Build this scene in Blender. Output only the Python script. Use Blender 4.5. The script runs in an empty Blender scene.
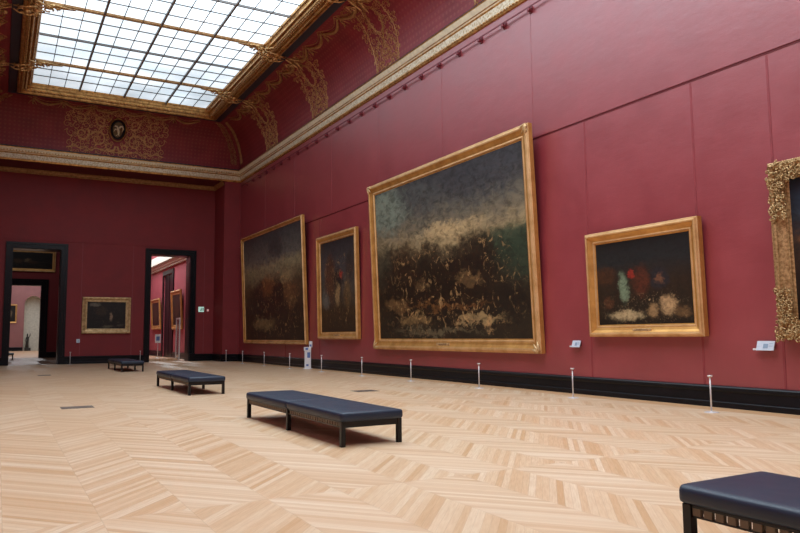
import bpy, bmesh, math, random
from mathutils import Vector, Matrix
random.seed(7)
sc = bpy.context.scene
COL = sc.collection
PI = math.pi
# ------------------------------------------------------------------ room dimensions (metres)
XL, XR = -1.766, 12.306        # side walls
YN, YE, YF = -5.9, 41.0, 43.1  # near wall, end cornice plane, far wall (recessed)
WT = 1.0                       # thickness of the far wall
SKX0, SKX1, SKY0, SKY1, SKZ = 1.0, 9.54, -2.97, 38.62, 14.0
BAY = 3.2

# ------------------------------------------------------------------ material helpers
class NT:
    def __init__(s, name):
        s.m = bpy.data.materials.new(name); s.m.use_nodes = True
        s.t = s.m.node_tree; s.n = s.t.nodes; s.l = s.t.links
        s.b = s.n['Principled BSDF']
    def put(s, sock, v):
        if isinstance(v, bpy.types.NodeSocket): s.l.new(v, sock)
        elif isinstance(v, (tuple, list)):
            sock.default_value = tuple(v) + (1,) if len(v) == 3 and sock.type == 'RGBA' else tuple(v)
        else: sock.default_value = v
    def m_(s, op, a, b=None, c=None):
        n = s.n.new('ShaderNodeMath'); n.operation = op; s.put(n.inputs[0], a)
        if b is not None: s.put(n.inputs[1], b)
        if c is not None: s.put(n.inputs[2], c)
        return n.outputs[0]
    def coord(s, kind='Object'):
        return s.n.new('ShaderNodeTexCoord').outputs[kind]
    def sep(s, v):
        n = s.n.new('ShaderNodeSeparateXYZ'); s.put(n.inputs[0], v); return n.outputs
    def comb(s, x=0., y=0., z=0.):
        n = s.n.new('ShaderNodeCombineXYZ')
        for i, q in enumerate((x, y, z)): s.put(n.inputs[i], q)
        return n.outputs[0]
    def map(s, v, scale=(1, 1, 1), loc=(0, 0, 0), rot=(0, 0, 0)):
        n = s.n.new('ShaderNodeMapping'); s.put(n.inputs[0], v); n.inputs[1].default_value = loc
        n.inputs[2].default_value = rot; n.inputs[3].default_value = scale; return n.outputs[0]
    def noise(s, v, scale, detail=3, rough=.5, dist=0, col=False):
        n = s.n.new('ShaderNodeTexNoise'); s.put(n.inputs['Vector'], v); n.inputs['Scale'].default_value = scale
        n.inputs['Detail'].default_value = detail; n.inputs['Roughness'].default_value = rough; n.inputs['Distortion'].default_value = dist
        return n.outputs[1 if col else 0]
    def voro(s, v, scale, out=0, feat='F1'):
        n = s.n.new('ShaderNodeTexVoronoi'); n.feature = feat; s.put(n.inputs['Vector'], v); n.inputs['Scale'].default_value = scale
        return n.outputs[out]
    def white(s, v):
        n = s.n.new('ShaderNodeTexWhiteNoise'); s.put(n.inputs[0], v); return n.outputs[0]
    def ramp(s, f, stops, interp='LINEAR'):
        n = s.n.new('ShaderNodeValToRGB'); s.put(n.inputs[0], f); r = n.color_ramp; r.interpolation = interp
        while len(r.elements) < len(stops): r.elements.new(.5)
        for e, (p, c) in zip(r.elements, stops):
            e.position = p; e.color = (c, c, c, 1) if isinstance(c, (int, float)) else tuple(c) + (1,)
        return n.outputs[0]
    def mix(s, f, a, b, mode='MIX'):
        n = s.n.new('ShaderNodeMix'); n.data_type = 'RGBA'; n.blend_type = mode
        s.put(n.inputs[0], f); s.put(n.inputs[6], a); s.put(n.inputs[7], b); return n.outputs[2]
    def bump(s, h, strength=.3, dist=.01):
        n = s.n.new('ShaderNodeBump'); s.put(n.inputs['Height'], h); n.inputs['Strength'].default_value = strength
        n.inputs['Distance'].default_value = dist; s.l.new(n.outputs[0], s.b.inputs['Normal'])
    def set(s, **k):
        names = dict(col='Base Color', rough='Roughness', metal='Metallic', spec='Specular IOR Level', emit='Emission Color',
                     es='Emission Strength', coat='Coat Weight', cr='Coat Roughness', aniso='Anisotropic', tan='Tangent', sheen='Sheen Weight')
        for a, v in k.items(): s.put(s.b.inputs[names[a]], v)
        return s

def srgb(r, g, b):
    f = lambda c: ((c / 255 + .055) / 1.055) ** 2.4 if c > 10 else c / 255 / 12.92
    return (f(r), f(g), f(b))

def simple(name, col, rough=.5, metal=0., spec=.5, var=.12, scale=6, bump=0.):
    t = NT(name); c = t.coord()
    n = t.noise(c, scale, 4)
    t.set(col=t.mix(t.ramp(n, [(.3, 0.), (.7, 1.)]), tuple(v * (1 - var) for v in col), tuple(min(1, v * (1 + var)) for v in col)),
          rough=rough, metal=metal, spec=spec)
    if bump: t.bump(t.noise(c, scale * 12, 3), bump, .004)
    return t.m

M = {}
# painted canvas-covered wall: satin red, slightly blotchy
def wall_mat(name, col, rough=.40, spec=1., coat=.5):
    t = NT(name); c = t.coord()
    n = t.noise(c, .9, 5, .6); n2 = t.noise(t.map(c, (1, 1, .25)), 14, 3)
    k = t.mix(t.ramp(n, [(.3, 0.), (.75, 1.)]), tuple(v * .86 for v in col), tuple(v * 1.1 for v in col))
    k = t.mix(t.m_('MULTIPLY', n2, .25), k, tuple(v * .7 for v in col))
    t.set(col=k, rough=t.ramp(n, [(.3, rough - .04), (.7, rough + .05)]), spec=spec, coat=coat, cr=.42)
    t.bump(t.m_('ADD', t.noise(t.map(c, (1, .6, 1.5), rot=(.35, 0, 0)), 2.6, 5, .6), t.m_('MULTIPLY', t.noise(c, 60, 2), .12)), .32, .02)
    return t.m
M['wall'] = wall_mat('red_wall_paint', (.295, .036, .045))
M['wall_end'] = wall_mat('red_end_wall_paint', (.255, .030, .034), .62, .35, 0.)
M['wall_pink'] = wall_mat('pink_wall_paint', (.32, .14, .14), .6, .4, 0.)
M['wall_rose'] = wall_mat('rose_wall_paint', (.42, .09, .11), .6, .4, 0.)
M['batten'] = M['wall']; M['seam'] = simple('wall_seam_tape', (.26, .042, .05), .5)
M['rail'] = simple('rail_paint_ledge_shade', (.17, .02, .03), .5)
# red damask of the cove: small lozenge motif
t = NT('cove_damask'); uv = t.coord('UV'); u, v, _ = t.sep(uv)
a = t.m_('MULTIPLY', t.m_('SINE', t.m_('MULTIPLY', t.m_('ADD', u, v), 15.)), t.m_('SINE', t.m_('MULTIPLY', t.m_('SUBTRACT', u, v), 15.)))
msk = t.ramp(a, [(.35, 0.), (.6, 1.)])
n = t.noise(uv, 1.2, 4)
base = t.mix(t.ramp(n, [(.3, 0.), (.7, 1.)]), (.19, .018, .026), (.26, .027, .034))
t.set(col=t.mix(t.m_('MULTIPLY', msk, .38), base, (.32, .09, .06)), rough=.5, spec=.4)
M['cove'] = t.m
def gold(name, col, dark, rough=.36, metal=.75, scale=9, bump=.35, bscale=45):
    t = NT(name); c = t.coord(); n = t.noise(c, scale, 5, .6)
    n2 = t.noise(c, bscale, 3)
    t.set(col=t.mix(t.ramp(n, [(.35, 0.), (.62, 1.)]), dark, col), rough=t.ramp(n, [(.3, rough + .14), (.7, rough)]), metal=metal)
    t.bump(n2, bump, .006)
    return t.m
M['gold'] = gold('gilded_moulding', (.74, .42, .14), (.38, .19, .06), .32, .75, 7, .2)
M['gold_dull'] = gold('dull_gilding', (.50, .29, .12), (.34, .17, .06), .5, .3)
M['gold_hi'] = gold('bright_gilding', (.95, .68, .34), (.5, .28, .10), .3, .6)
M['gold_cart'] = gold('painted_gilding', (.66, .40, .18), (.50, .28, .11), .5, .15)
M['gold_lip'] = gold('pale_gilded_lip', (.78, .50, .24), (.60, .34, .13), .36, .45, 2.5, .12, 30)
M['gold_carved'] = gold('carved_gilding', (.62, .42, .20), (.26, .14, .05), .38, .6, 22, .35)
M['field'] = simple('umber_field', (.16, .095, .04), .5)
M['gold_frame'] = gold('gilded_frame', (.68, .36, .10), (.50, .24, .06), .36, .55, 2.5, .12, 30)
M['gold_pale'] = gold('pale_worn_gilding', (.74, .52, .27), (.46, .28, .12), .42, .5, 7, .25)
# carved cream and gold cornice band
t = NT('cornice_carved_cream'); uv = t.coord('UV')
vv = t.voro(t.map(uv, (9, 9, 1)), 1.6, 0)
n = t.noise(uv, 14, 3)
t.set(col=t.mix(t.ramp(t.m_('MULTIPLY', vv, n), [(.08, 0.), (.32, 1.)]), (.48, .34, .17), (.74, .66, .50)), rough=.45, metal=.1)
t.bump(vv, .5, .02); M['cream'] = t.m
M['cream_plain'] = simple('cornice_cream', (.78, .68, .48), .42, .1)
M['navy_band'] = simple('navy_painted_band', (.02, .024, .04), .4)
M['black'] = simple('black_lacquer', (.005, .0055, .008), .3, spec=.22, var=.3, scale=3)
M['black_metal'] = simple('black_steel', (.006, .0055, .006), .35, .0, spec=.35, var=.3)
M['sky_bar'] = simple('grey_glazing_bar', (.22, .215, .21), .5)
M['steel'] = simple('brushed_steel', (.72, .69, .68), .4, .3, var=.05)
M['white'] = simple('white_plastic', (.75, .75, .76), .4, var=.03)
M['label'] = simple('pale_label_card', (.55, .60, .68), .4, var=.04)
M['ink'] = simple('grey_print', (.22, .30, .40), .5)
M['blue'] = simple('blue_print', (.10, .18, .42), .5)
M['soffit'] = simple('dark_red_soffit', (.12, .015, .02), .6)
M['plaster'] = simple('pale_plaster', (.62, .60, .52), .7)
M['stone'] = simple('dark_bronze', (.05, .05, .045), .4, .4)
M['strap'] = simple('tan_webbing', (.15, .115, .075), .6)
M['dark_wood'] = simple('dark_hatch_metal', (.07, .06, .055), .45, .5)
M['hatch'] = simple('worn_brass_grey_grille', (.20, .16, .13), .5, .3)
M['green'] = simple('green_sign_ink', (.02, .22, .13), .4)
t = NT('exit_sign_glow'); t.set(col=(.6, .85, .75), rough=.4, emit=(.55, .9, .78), es=.45); M['exit'] = t.m
t = NT('small_red_lamp'); t.set(col=(.8, .3, .3), emit=(1., .45, .42), es=.5); M['redlamp'] = t.m
# navy leather
t = NT('navy_leather'); c = t.coord(); n = t.noise(c, 3, 4)
t.set(col=t.mix(n, (.007, .016, .036), (.012, .025, .052)), rough=t.ramp(n, [(.3, .42), (.7, .5)]), spec=.5)
t.bump(t.m_('ADD', t.voro(c, 130, 0), t.m_('MULTIPLY', t.noise(c, 4, 2), 3.)), .12, .004); M['leather'] = t.m
# chevron parquet : bands 0.689 m wide along the hall, direction reversed every 6.35 m
def parquet(name, tint=(1, 1, 1), border=True, rough=.33):
    t = NT(name); c = t.coord(); x, y, _ = t.sep(c)
    bx = t.m_('DIVIDE', t.m_('SUBTRACT', x, .09), .689); nb = t.m_('FLOOR', bx); fx = t.m_('FRACT', t.m_('ADD', bx, 100.))
    by = t.m_('DIVIDE', t.m_('SUBTRACT', y, 6.23), 6.35); mb = t.m_('FLOOR', by); fy = t.m_('FRACT', t.m_('ADD', by, 100.))
    par = t.m_('MULTIPLY', t.m_('FRACT', t.m_('MULTIPLY', t.m_('ADD', t.m_('ADD', nb, mb), 200.), .5)), 2.)
    sgn = t.m_('SUBTRACT', t.m_('MULTIPLY', par, 2.), 1.)          # odd band: +1
    q = t.m_('SUBTRACT', y, t.m_('MULTIPLY', t.m_('MULTIPLY', sgn, 1.15), x))
    bw = .098
    if border:
        edge = t.m_('GREATER_THAN', x, 11.72)
        q = t.m_('ADD', t.m_('MULTIPLY', q, t.m_('SUBTRACT', 1., edge)), t.m_('MULTIPLY', x, edge))
    k = t.m_('DIVIDE', q, bw); kb = t.m_('FLOOR', k); fk = t.m_('FRACT', t.m_('ADD', k, 1000.))
    r1 = t.white(t.comb(t.m_('ADD', nb, .37), t.m_('ADD', kb, .71), mb))
    r2 = t.white(t.comb(t.m_('ADD', kb, 9.2), t.m_('ADD', nb, 3.3), mb))
    L = lambda *a: tuple(v * w for v, w in zip(srgb(*a), (tint[0]*.97, tint[1]*.925, tint[2]*.86)))
    col = t.ramp(r1, [(0., L(212, 176, 138)), (.2, L(221, 190, 157)), (.5, L(227, 199, 168)), (.8, L(232, 208, 180)), (1., L(237, 217, 192))])
    gv = t.comb(t.m_('MULTIPLY', q, 22.), t.m_('ADD', t.m_('MULTIPLY', t.m_('ADD', x, y), 1.6), t.m_('MULTIPLY', r2, 40.)), 0.)
    g = t.noise(gv, 1.6, 5, .62)
    col = t.mix(t.ramp(g, [(.35, .28), (.62, 0.)]), col, L(192, 152, 118))
    big = t.noise(c, .22, 3)
    col = t.mix(t.ramp(big, [(.4, 0.), (.7, .3)]), col, L(212, 172, 134))
    if border: col = t.mix(t.m_('MULTIPLY', edge, .5), col, L(200, 140, 80))
    # joints
    w1 = t.m_('LESS_THAN', t.m_('MINIMUM', fk, t.m_('SUBTRACT', 1., fk)), .022)
    w2 = t.m_('LESS_THAN', t.m_('MINIMUM', fx, t.m_('SUBTRACT', 1., fx)), .005)
    w3 = t.m_('LESS_THAN', t.m_('MINIMUM', fy, t.m_('SUBTRACT', 1., fy)), .0007)
    j = t.m_('MINIMUM', t.m_('ADD', t.m_('MULTIPLY', w1, .22), t.m_('ADD', t.m_('MULTIPLY', w2, .15), t.m_('MULTIPLY', w3, .15))), .3)
    col = t.mix(j, col, L(120, 82, 56))
    tv = t.n.new('ShaderNodeVectorMath'); tv.operation = 'NORMALIZE'
    t.l.new(t.comb(t.m_('MULTIPLY', sgn, -1.15), 1., 0.), tv.inputs[0])
    t.set(col=col, rough=t.ramp(g, [(.3, rough + .1), (.7, rough)]), spec=.42, aniso=.8, tan=tv.outputs[0])
    return t.m
M['parquet'] = parquet('chevron_oak_parquet')
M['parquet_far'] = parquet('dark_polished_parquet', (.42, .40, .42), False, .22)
M['parquet_pale'] = parquet('pale_parquet', (.9, .85, .85), False, .3)

# ------------------------------------------------------------------ mesh helpers
def link(name, bm, mats, parent=None, smooth=False, loc=None):
    me = bpy.data.meshes.new(name)
    bmesh.ops.recalc_face_normals(bm, faces=bm.faces)
    bm.to_mesh(me); bm.free()
    for m in (mats if isinstance(mats, (list, tuple)) else [mats]): me.materials.append(m)
    if smooth:
        for p in me.polygons: p.use_smooth = True
    o = bpy.data.objects.new(name, me); COL.objects.link(o)
    if parent: o.parent = parent
    if loc: o.location = loc
    return o
def box(bm, a, b, mi=0, bev=0.):
    x0, y0, z0 = a; x1, y1, z1 = b
    vs = [bm.verts.new(p) for p in ((x0,y0,z0),(x1,y0,z0),(x1,y1,z0),(x0,y1,z0),(x0,y0,z1),(x1,y0,z1),(x1,y1,z1),(x0,y1,z1))]
    fs = [bm.faces.new([vs[i] for i in f]) for f in ((3,2,1,0),(4,5,6,7),(0,1,5,4),(1,2,6,5),(2,3,7,6),(3,0,4,7))]
    for f in fs: f.material_index = mi
    if bev:
        r = bmesh.ops.bevel(bm, geom=list({e for f in fs for e in f.edges}), offset=bev, segments=2, profile=.5, affect='EDGES')
        for f in r['faces']: f.material_index = mi
    return fs
def boxes(name, lst, mat, parent=None, bev=0.):
    bm = bmesh.new()
    for a, b in lst: box(bm, a, b, 0, bev)
    return link(name, bm, mat, parent)
def lathe(bm, prof, c=(0, 0, 0), n=16, mi=0):
    rings = [[bm.verts.new((c[0]+r*math.cos(2*PI*i/n), c[1]+r*math.sin(2*PI*i/n), c[2]+z)) for i in range(n)] for r, z in prof]
    for a, b in zip(rings, rings[1:]):
        for i in range(n):
            f = bm.faces.new((a[i], a[(i+1) % n], b[(i+1) % n], b[i])); f.material_index = mi; f.smooth = True
    bm.faces.new(rings[0][::-1]); bm.faces.new(rings[-1])
def tube(bm, pts, rad, n=5, mi=0):
    """tube through points; rad a number or list"""
    pts = [Vector(p) for p in pts]; rings = []
    for i, p in enumerate(pts):
        d = (pts[min(i+1, len(pts)-1)] - pts[max(i-1, 0)])
        if d.length < 1e-9: d = Vector((0, 0, 1))
        d.normalize(); up = Vector((0, 0, 1)) if abs(d.z) < .9 else Vector((1, 0, 0))
        s = d.cross(up).normalized(); w = s.cross(d)
        r = rad[i] if isinstance(rad, (list, tuple)) else rad
        rings.append([bm.verts.new(p + s*r*math.cos(2*PI*k/n) + w*r*math.sin(2*PI*k/n)) for k in range(n)])
    for a, b in zip(rings, rings[1:]):
        for k in range(n):
            f = bm.faces.new((a[k], a[(k+1) % n], b[(k+1) % n], b[k])); f.smooth = True; f.material_index = mi
    bm.faces.new(rings[0][::-1]); bm.faces.new(rings[-1])
def blob(bm, c, r, n=6, mi=0):
    rx, ry, rz = r if isinstance(r, (tuple, list)) else (r, r, r)
    m = Matrix.Translation(c) @ Matrix.Diagonal((rx, ry, rz, 1))
    res = bmesh.ops.create_icosphere(bm, subdivisions=1, radius=1, matrix=m)
    for v in res['verts']:
        for f in v.link_faces: f.smooth = True; f.material_index = mi
def rect_sweep(bm, rect, prof, sides=(0, 1, 2, 3), uvl=None, fy=lambda i: i):
    """prof: list of (inset, z, mat index of the strip that starts here). Mitred round the rectangle."""
    x0, y0, x1, y1 = rect
    arc = 0; prev = None
    def loop(i, z): j = fy(i); return [(x0+i, y0+j, z), (x1-i, y0+j, z), (x1-i, y1-j, z), (x0+i, y1-j, z)]
    for a, b in zip(prof, prof[1:]):
        la, lb = loop(a[0], a[1]), loop(b[0], b[1]); d = math.hypot(b[0]-a[0], b[1]-a[1])
        for s in sides:
            q = [la[s], la[(s+1) % 4], lb[(s+1) % 4], lb[s]]
            f = bm.faces.new([bm.verts.new(p) for p in q]); f.material_index = a[2]
            if uvl:
                for lp, p, vv in zip(f.loops, q, (arc, arc, arc+d, arc+d)):
                    lp[uvl].uv = ((p[0] if s in (0, 2) else p[1]), vv)
        arc += d
def tag(o, label=None, cat=None, group=None, kind=None):
    if label: o['label'] = label
    if cat: o['category'] = cat
    if group: o['group'] = group
    if kind: o['kind'] = kind
    return o
def struct(name, bm, m, label=None, smooth=False, parent=None):
    o = link(name, bm, m, parent, smooth)
    if not parent: o['kind'] = 'structure'
    if label: o['label'] = label
    return o
def empty(name, loc, rot=(0, 0, 0)):
    o = bpy.data.objects.new(name, None); COL.objects.link(o); o.location = loc; o.rotation_euler = rot; o.empty_display_size = .2
    return o
def dup(r, loc, rot=None, label=None, group=None):
    n = r.copy(); COL.objects.link(n); n.location = loc
    if rot: n.rotation_euler = rot
    if label: n['label'] = label
    if group: n['group'] = group
    for ch in list(r.children):
        c = ch.copy(); COL.objects.link(c); c.parent = n
        for g in ch.children:
            d = g.copy(); COL.objects.link(d); d.parent = c
    return n

# ------------------------------------------------------------------ floor and walls
D1 = (.20, 3.22, 6.60)     # doorway 1 outer x0, x1, top
D2 = (7.33, 10.24, 6.60)
JW = .31                   # width of the black surround
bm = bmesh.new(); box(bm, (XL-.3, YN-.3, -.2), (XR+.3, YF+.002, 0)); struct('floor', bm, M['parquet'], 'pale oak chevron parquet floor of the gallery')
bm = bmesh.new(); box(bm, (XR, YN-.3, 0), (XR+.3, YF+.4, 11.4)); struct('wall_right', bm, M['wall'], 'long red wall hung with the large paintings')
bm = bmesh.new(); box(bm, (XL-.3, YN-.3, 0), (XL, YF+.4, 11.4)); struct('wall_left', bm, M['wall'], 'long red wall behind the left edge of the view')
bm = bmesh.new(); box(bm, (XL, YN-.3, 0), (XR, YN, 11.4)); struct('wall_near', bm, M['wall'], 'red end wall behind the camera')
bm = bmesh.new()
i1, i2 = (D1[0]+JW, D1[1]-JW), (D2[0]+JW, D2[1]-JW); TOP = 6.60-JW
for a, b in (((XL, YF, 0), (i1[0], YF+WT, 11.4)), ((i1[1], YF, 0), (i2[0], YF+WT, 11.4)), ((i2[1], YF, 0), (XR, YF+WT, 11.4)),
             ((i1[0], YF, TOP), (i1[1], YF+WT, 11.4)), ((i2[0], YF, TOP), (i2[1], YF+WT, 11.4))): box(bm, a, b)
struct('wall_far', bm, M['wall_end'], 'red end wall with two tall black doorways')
# pilasters and header of the end opening
bm = bmesh.new(); box(bm, (11.34, YE, 0), (XR, YF, 10.62)); struct('wall_pilaster_right', bm, M['wall_end'], 'red pilaster at the right end corner')
bm = bmesh.new(); box(bm, (XL, YE, 0), (XL+.96, YF, 10.62)); struct('wall_pilaster_left', bm, M['wall_end'])
bm = bmesh.new(); box(bm, (XL, YE, 10.62), (XR, YF, 11.4)); struct('wall_header', bm, M['soffit'], 'dark red header spanning the end of the gallery')

# baseboards (stepped black profile)
def base_profile(bm, p0, p1, nrm, h=.42):
    """box-stepped baseboard between two floor points; nrm = into the room"""
    p0, p1, nrm = Vector(p0), Vector(p1), Vector(nrm)
    prof = [(0, 0), (.085, 0), (.085, .10), (.078, .112), (.055, .118), (.05, .30), (.062, .315), (.07, .33), (.07, .385), (.05, .41), (0, .42)]
    rings = [[bm.verts.new((p.x + nrm.x*d, p.y + nrm.y*d, z*h/.42)) for d, z in prof] for p in (p0, p1)]
    for k in range(len(prof)-1): bm.faces.new((rings[0][k], rings[0][k+1], rings[1][k+1], rings[1][k]))
    for r in rings: bm.faces.new(r)
def baseboard(name, segs):
    bm = bmesh.new()
    for s in segs: base_profile(bm, *s)
    return struct(name, bm, M['black'])
baseboard('baseboard_right', [((XR, YN, 0), (XR, YE, 0), (-1, 0, 0))])
baseboard('baseboard_left', [((XL, YN, 0), (XL, YE, 0), (1, 0, 0))])
baseboard('baseboard_near', [((XL, YN, 0), (XR, YN, 0), (0, 1, 0))])
baseboard('baseboard_far', [((XL+.96, YF, 0), (D1[0], YF, 0), (0, -1, 0)), ((D1[1], YF, 0), (D2[0], YF, 0), (0, -1, 0)), ((D2[1], YF, 0), (11.34, YF, 0), (0, -1, 0)),
    ((11.27, YE, 0), (XR, YE, 0), (0, -1, 0)), ((11.34, YE-.08, 0), (11.34, YF, 0), (-1, 0, 0))])
# picture ledge and battens
bm = bmesh.new(); box(bm, (XR-.03, YN, 6.665), (XR, YE, 6.69)); box(bm, (XR-.012, YN, 6.63), (XR, YE, 6.665), 1); struct('trim_1', bm, [M['wall'], M['rail']], 'thin horizontal ledge line on the right wall')  # dark strip under the ledge is its shadow put into colour
bm = bmesh.new()
for x0, x1 in ((XL+.96, D1[0]-.4), (D1[0]-.4, D2[1]+.3), (D2[1]+.3, 11.34)): box(bm, (x0, YF-.02, 6.74), (x1, YF, 6.78))
struct('trim_2', bm, M['wall_end'], 'thin ledge line on the far wall')
bm = bmesh.new()
def seam(y, z0, z1): box(bm, (XR-.006, y-.022, z0), (XR, y+.022, z1), 0 if z0 > 6 else 1)
for y in (7.77, 9.45, 12.52, 28.95, 33.2, 4.2): seam(y, .43, 6.6)
for y in (14.43, 18.9, 23.3, 27.7, 32.1, 36.5): seam(y, 6.7, 10.66)
for x in (3.95, 6.65, 10.75):
    box(bm, (x, YF-.004, .43), (x+.03, YF, 6.74), 1)
struct('trim_3', bm, [M['wall'], M['seam']], 'vertical seams of the stretched wall covering')

# ------------------------------------------------------------------ cornice, cove, ceiling
CZ = 10.62
ROOM = (XL, YN, XR, YE)
bm = bmesh.new(); uvl = bm.loops.layers.uv.new('UVMap')
prof = [(0, 10.58, 0), (.05, 10.60, 0), (.07, 10.66, 0), (.045, 10.69, 1), (.075, 10.93, 0), (.11, 10.96, 0), (.085, 11.0, 2), (.10, 11.03, 0), (.12, 11.06, 2),
        (.19, 11.22, 0), (.21, 11.26, 3), (.19, 11.30, 3), (.10, 11.33, 3), (.10, 11.36, 3)]
prof = [(a, b, c) for a, b, c in prof]
rect_sweep(bm, ROOM, prof, uvl=uvl)
cornice = struct('trim_cornice', bm, [M['gold'], M['cream'], M['cream_plain'], M['navy_band']], 'gilded and cream cornice running round the gallery')
# small gilded moulding on the recessed far wall and on the pilaster returns
bm = bmesh.new()
for prof2 in ([(0, 10.38), (.05, 10.42), (.05, 10.46), (.12, 10.55), (.16, 10.58), (.16, 10.62)],):
    x0, x1 = XL+.96, 11.34
    pts = lambda d, z: [(x0+d, YE, z), (x0+d, YF-d, z), (x1-d, YF-d, z), (x1-d, YE, z)]
    for a, b in zip(prof2, prof2[1:]):
        pa, pb = pts(*a), pts(*b)
        for k in range(3): bm.faces.new([bm.verts.new(q) for q in (pa[k], pa[k+1], pb[k+1], pb[k])])
struct('trim_moulding_far', bm, M['gold_dull'], 'small gilded moulding under the far header')
# carved dentils on the cornice: small beads along the two visible runs (one mesh)
bm = bmesh.new()
y = 8.
while y < YE-.1:
    box(bm, (XR-.105, y, 10.665), (XR-.05, y+.07, 10.70)); y += .14
x = XL+.1
while x < XR-.1:
    box(bm, (x, YE-.105, 10.665), (x+.07, YE-.05, 10.70)); box(bm, (x, YE-.2, 11.05), (x+.05, YE-.11, 11.12)); x += .14
struct('trim_dentils', bm, M['gold_pale'], 'row of small carved dentils along the cornice')

# cove profile
NC = 14
def cove_prof(s):
    t_ = s*PI/2
    return (.10 + 1.62*(1-math.cos(t_)), 11.35 + 2.27*math.sin(t_))
bm = bmesh.new(); uvl = bm.loops.layers.uv.new('UVMap')
pr_ = [cove_prof(i/NC) + (0,) for i in range(NC+1)]
rect_sweep(bm, ROOM, pr_, uvl=uvl)
struct('ceiling_cove', bm, M['cove'], 'curved red damask cove below the skylight')
bm = bmesh.new(); rect_sweep(bm, ROOM, [(1.72, 13.62, 0), (1.74, 13.58, 0), (2.10, 13.66, 0), (2.12, 13.9, 0)]); struct('trim_band', bm, M['navy_band'], 'dark painted band round the skylight frame')
# skylight frame
bm = bmesh.new()
fp = [(2.10, 13.68, 0), (2.10, 13.56, 0), (2.14, 13.52, 0), (2.20, 13.52, 0), (2.22, 13.60, 0), (2.25, 13.60, 0), (2.27, 13.54, 0), (2.31, 13.56, 0), (2.33, 13.72, 0), (2.40, 13.80, 0), (2.43, 13.74, 0), (2.44, 13.68, 0), (2.50, 13.67, 0), (2.54, 13.71, 0),
      (2.55, 13.84, 0), (2.60, 13.88, 0), (2.62, 13.82, 0), (2.65, 13.82, 0), (2.67, 13.94, 0), (2.70, 13.95, 0), (2.74, 13.98, 0), (2.76, 14.05, 0)]
FY = lambda i: 2.10+(i-2.10)*.50
rect_sweep(bm, ROOM, fp, fy=FY)
skf = struct('window_frame_gilded', bm, M['gold'], 'heavy gilded frame of the skylight')
# beading on the frame
bm = bmesh.new()
def run_points(inset, step, z, x_only=False):
    out = []
    xr, xl, ye = XR-inset, XL+inset, YE-FY(inset)
    y = 6.
    while y < ye: out.append((xr, y, z, 1)); out.append((xl, y, z, 1)); y += step
    x = xl
    while x < xr: out.append((x, ye, z, 0)); x += step
    return out
for x, y, z, s in run_points(2.48, .15, 13.66): blob(bm, (x, y, z), (.035, .055, .03) if s else (.055, .035, .03))
for x, y, z, s in run_points(2.36, .2, 13.72): blob(bm, (x, y, z), (.045, .10, .05) if s else (.10, .045, .05))
for x, y, z, s in run_points(2.68, .10, 13.92): blob(bm, (x, y, z), .022)
struct('trim_beading', bm, M['gold_pale'], 'carved beading on the skylight frame')

# skylight glass and bars
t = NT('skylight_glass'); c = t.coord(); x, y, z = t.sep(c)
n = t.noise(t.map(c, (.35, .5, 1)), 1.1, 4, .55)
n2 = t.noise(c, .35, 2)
far_dimming = t.ramp(t.m_('DIVIDE', t.m_('SUBTRACT', y, 12.), 26.), [(0., 0.), (.25, .42), (.65, .88), (1., 1.)])  # far-end dimming painted into the emission, so the far wall stays dark
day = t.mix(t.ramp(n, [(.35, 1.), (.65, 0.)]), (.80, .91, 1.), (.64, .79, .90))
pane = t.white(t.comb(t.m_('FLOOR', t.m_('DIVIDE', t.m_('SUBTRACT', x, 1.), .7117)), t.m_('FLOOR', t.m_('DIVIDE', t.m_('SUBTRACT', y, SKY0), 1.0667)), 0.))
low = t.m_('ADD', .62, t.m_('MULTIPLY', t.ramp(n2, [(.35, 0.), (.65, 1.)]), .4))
stt = t.m_('ADD', t.m_('MULTIPLY', t.m_('SUBTRACT', 1., far_dimming), 7.6), t.m_('MULTIPLY', far_dimming, low))
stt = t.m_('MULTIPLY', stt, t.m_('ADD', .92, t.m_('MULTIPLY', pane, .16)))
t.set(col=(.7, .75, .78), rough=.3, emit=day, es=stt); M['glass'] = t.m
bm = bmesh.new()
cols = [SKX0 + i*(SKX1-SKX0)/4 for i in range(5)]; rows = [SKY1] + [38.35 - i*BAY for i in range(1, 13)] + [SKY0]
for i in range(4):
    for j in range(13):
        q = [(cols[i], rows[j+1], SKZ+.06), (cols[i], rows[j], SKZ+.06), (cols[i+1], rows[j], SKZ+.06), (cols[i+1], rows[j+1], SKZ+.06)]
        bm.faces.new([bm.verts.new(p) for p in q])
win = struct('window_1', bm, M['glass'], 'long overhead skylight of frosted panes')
# downward facing
bm = bmesh.new()
for i in range(1, 4): box(bm, (cols[i]-.042, SKY0, SKZ-.05), (cols[i]+.042, SKY1, SKZ+.05))
link('long_glazing_bar', bm, M['sky_bar'], win)
bm = bmesh.new()
for j in range(1, 13):
    if j % 2 == 0: box(bm, (SKX0, rows[j]-.038, SKZ-.04), (SKX1, rows[j]+.038, SKZ+.05))
link('cross_glazing_bar', bm, M['sky_bar'], win)
bm = bmesh.new()
for j in range(1, 13):
    if j % 2 == 1:
        box(bm, (SKX0, rows[j]-.06, SKZ-.04), (SKX1, rows[j]+.06, SKZ+.05)); box(bm, (SKX0, rows[j]-.025, SKZ-.08), (SKX1, rows[j]+.025, SKZ-.04))
link('gilded_crossbar', bm, M['gold_dull'], win)
bm = bmesh.new()
for i in range(12):
    if i % 3: xx = SKX0 + i*(SKX1-SKX0)/12; box(bm, (xx-.014, SKY0, SKZ), (xx+.014, SKY1, SKZ+.045))
for i in range(39):
    if i % 3: yy = 38.35 - i*BAY/3; box(bm, (SKX0, yy-.014, SKZ), (SKX1, yy+.014, SKZ+.045))
link('muntin', bm, M['sky_bar'], win)
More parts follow.
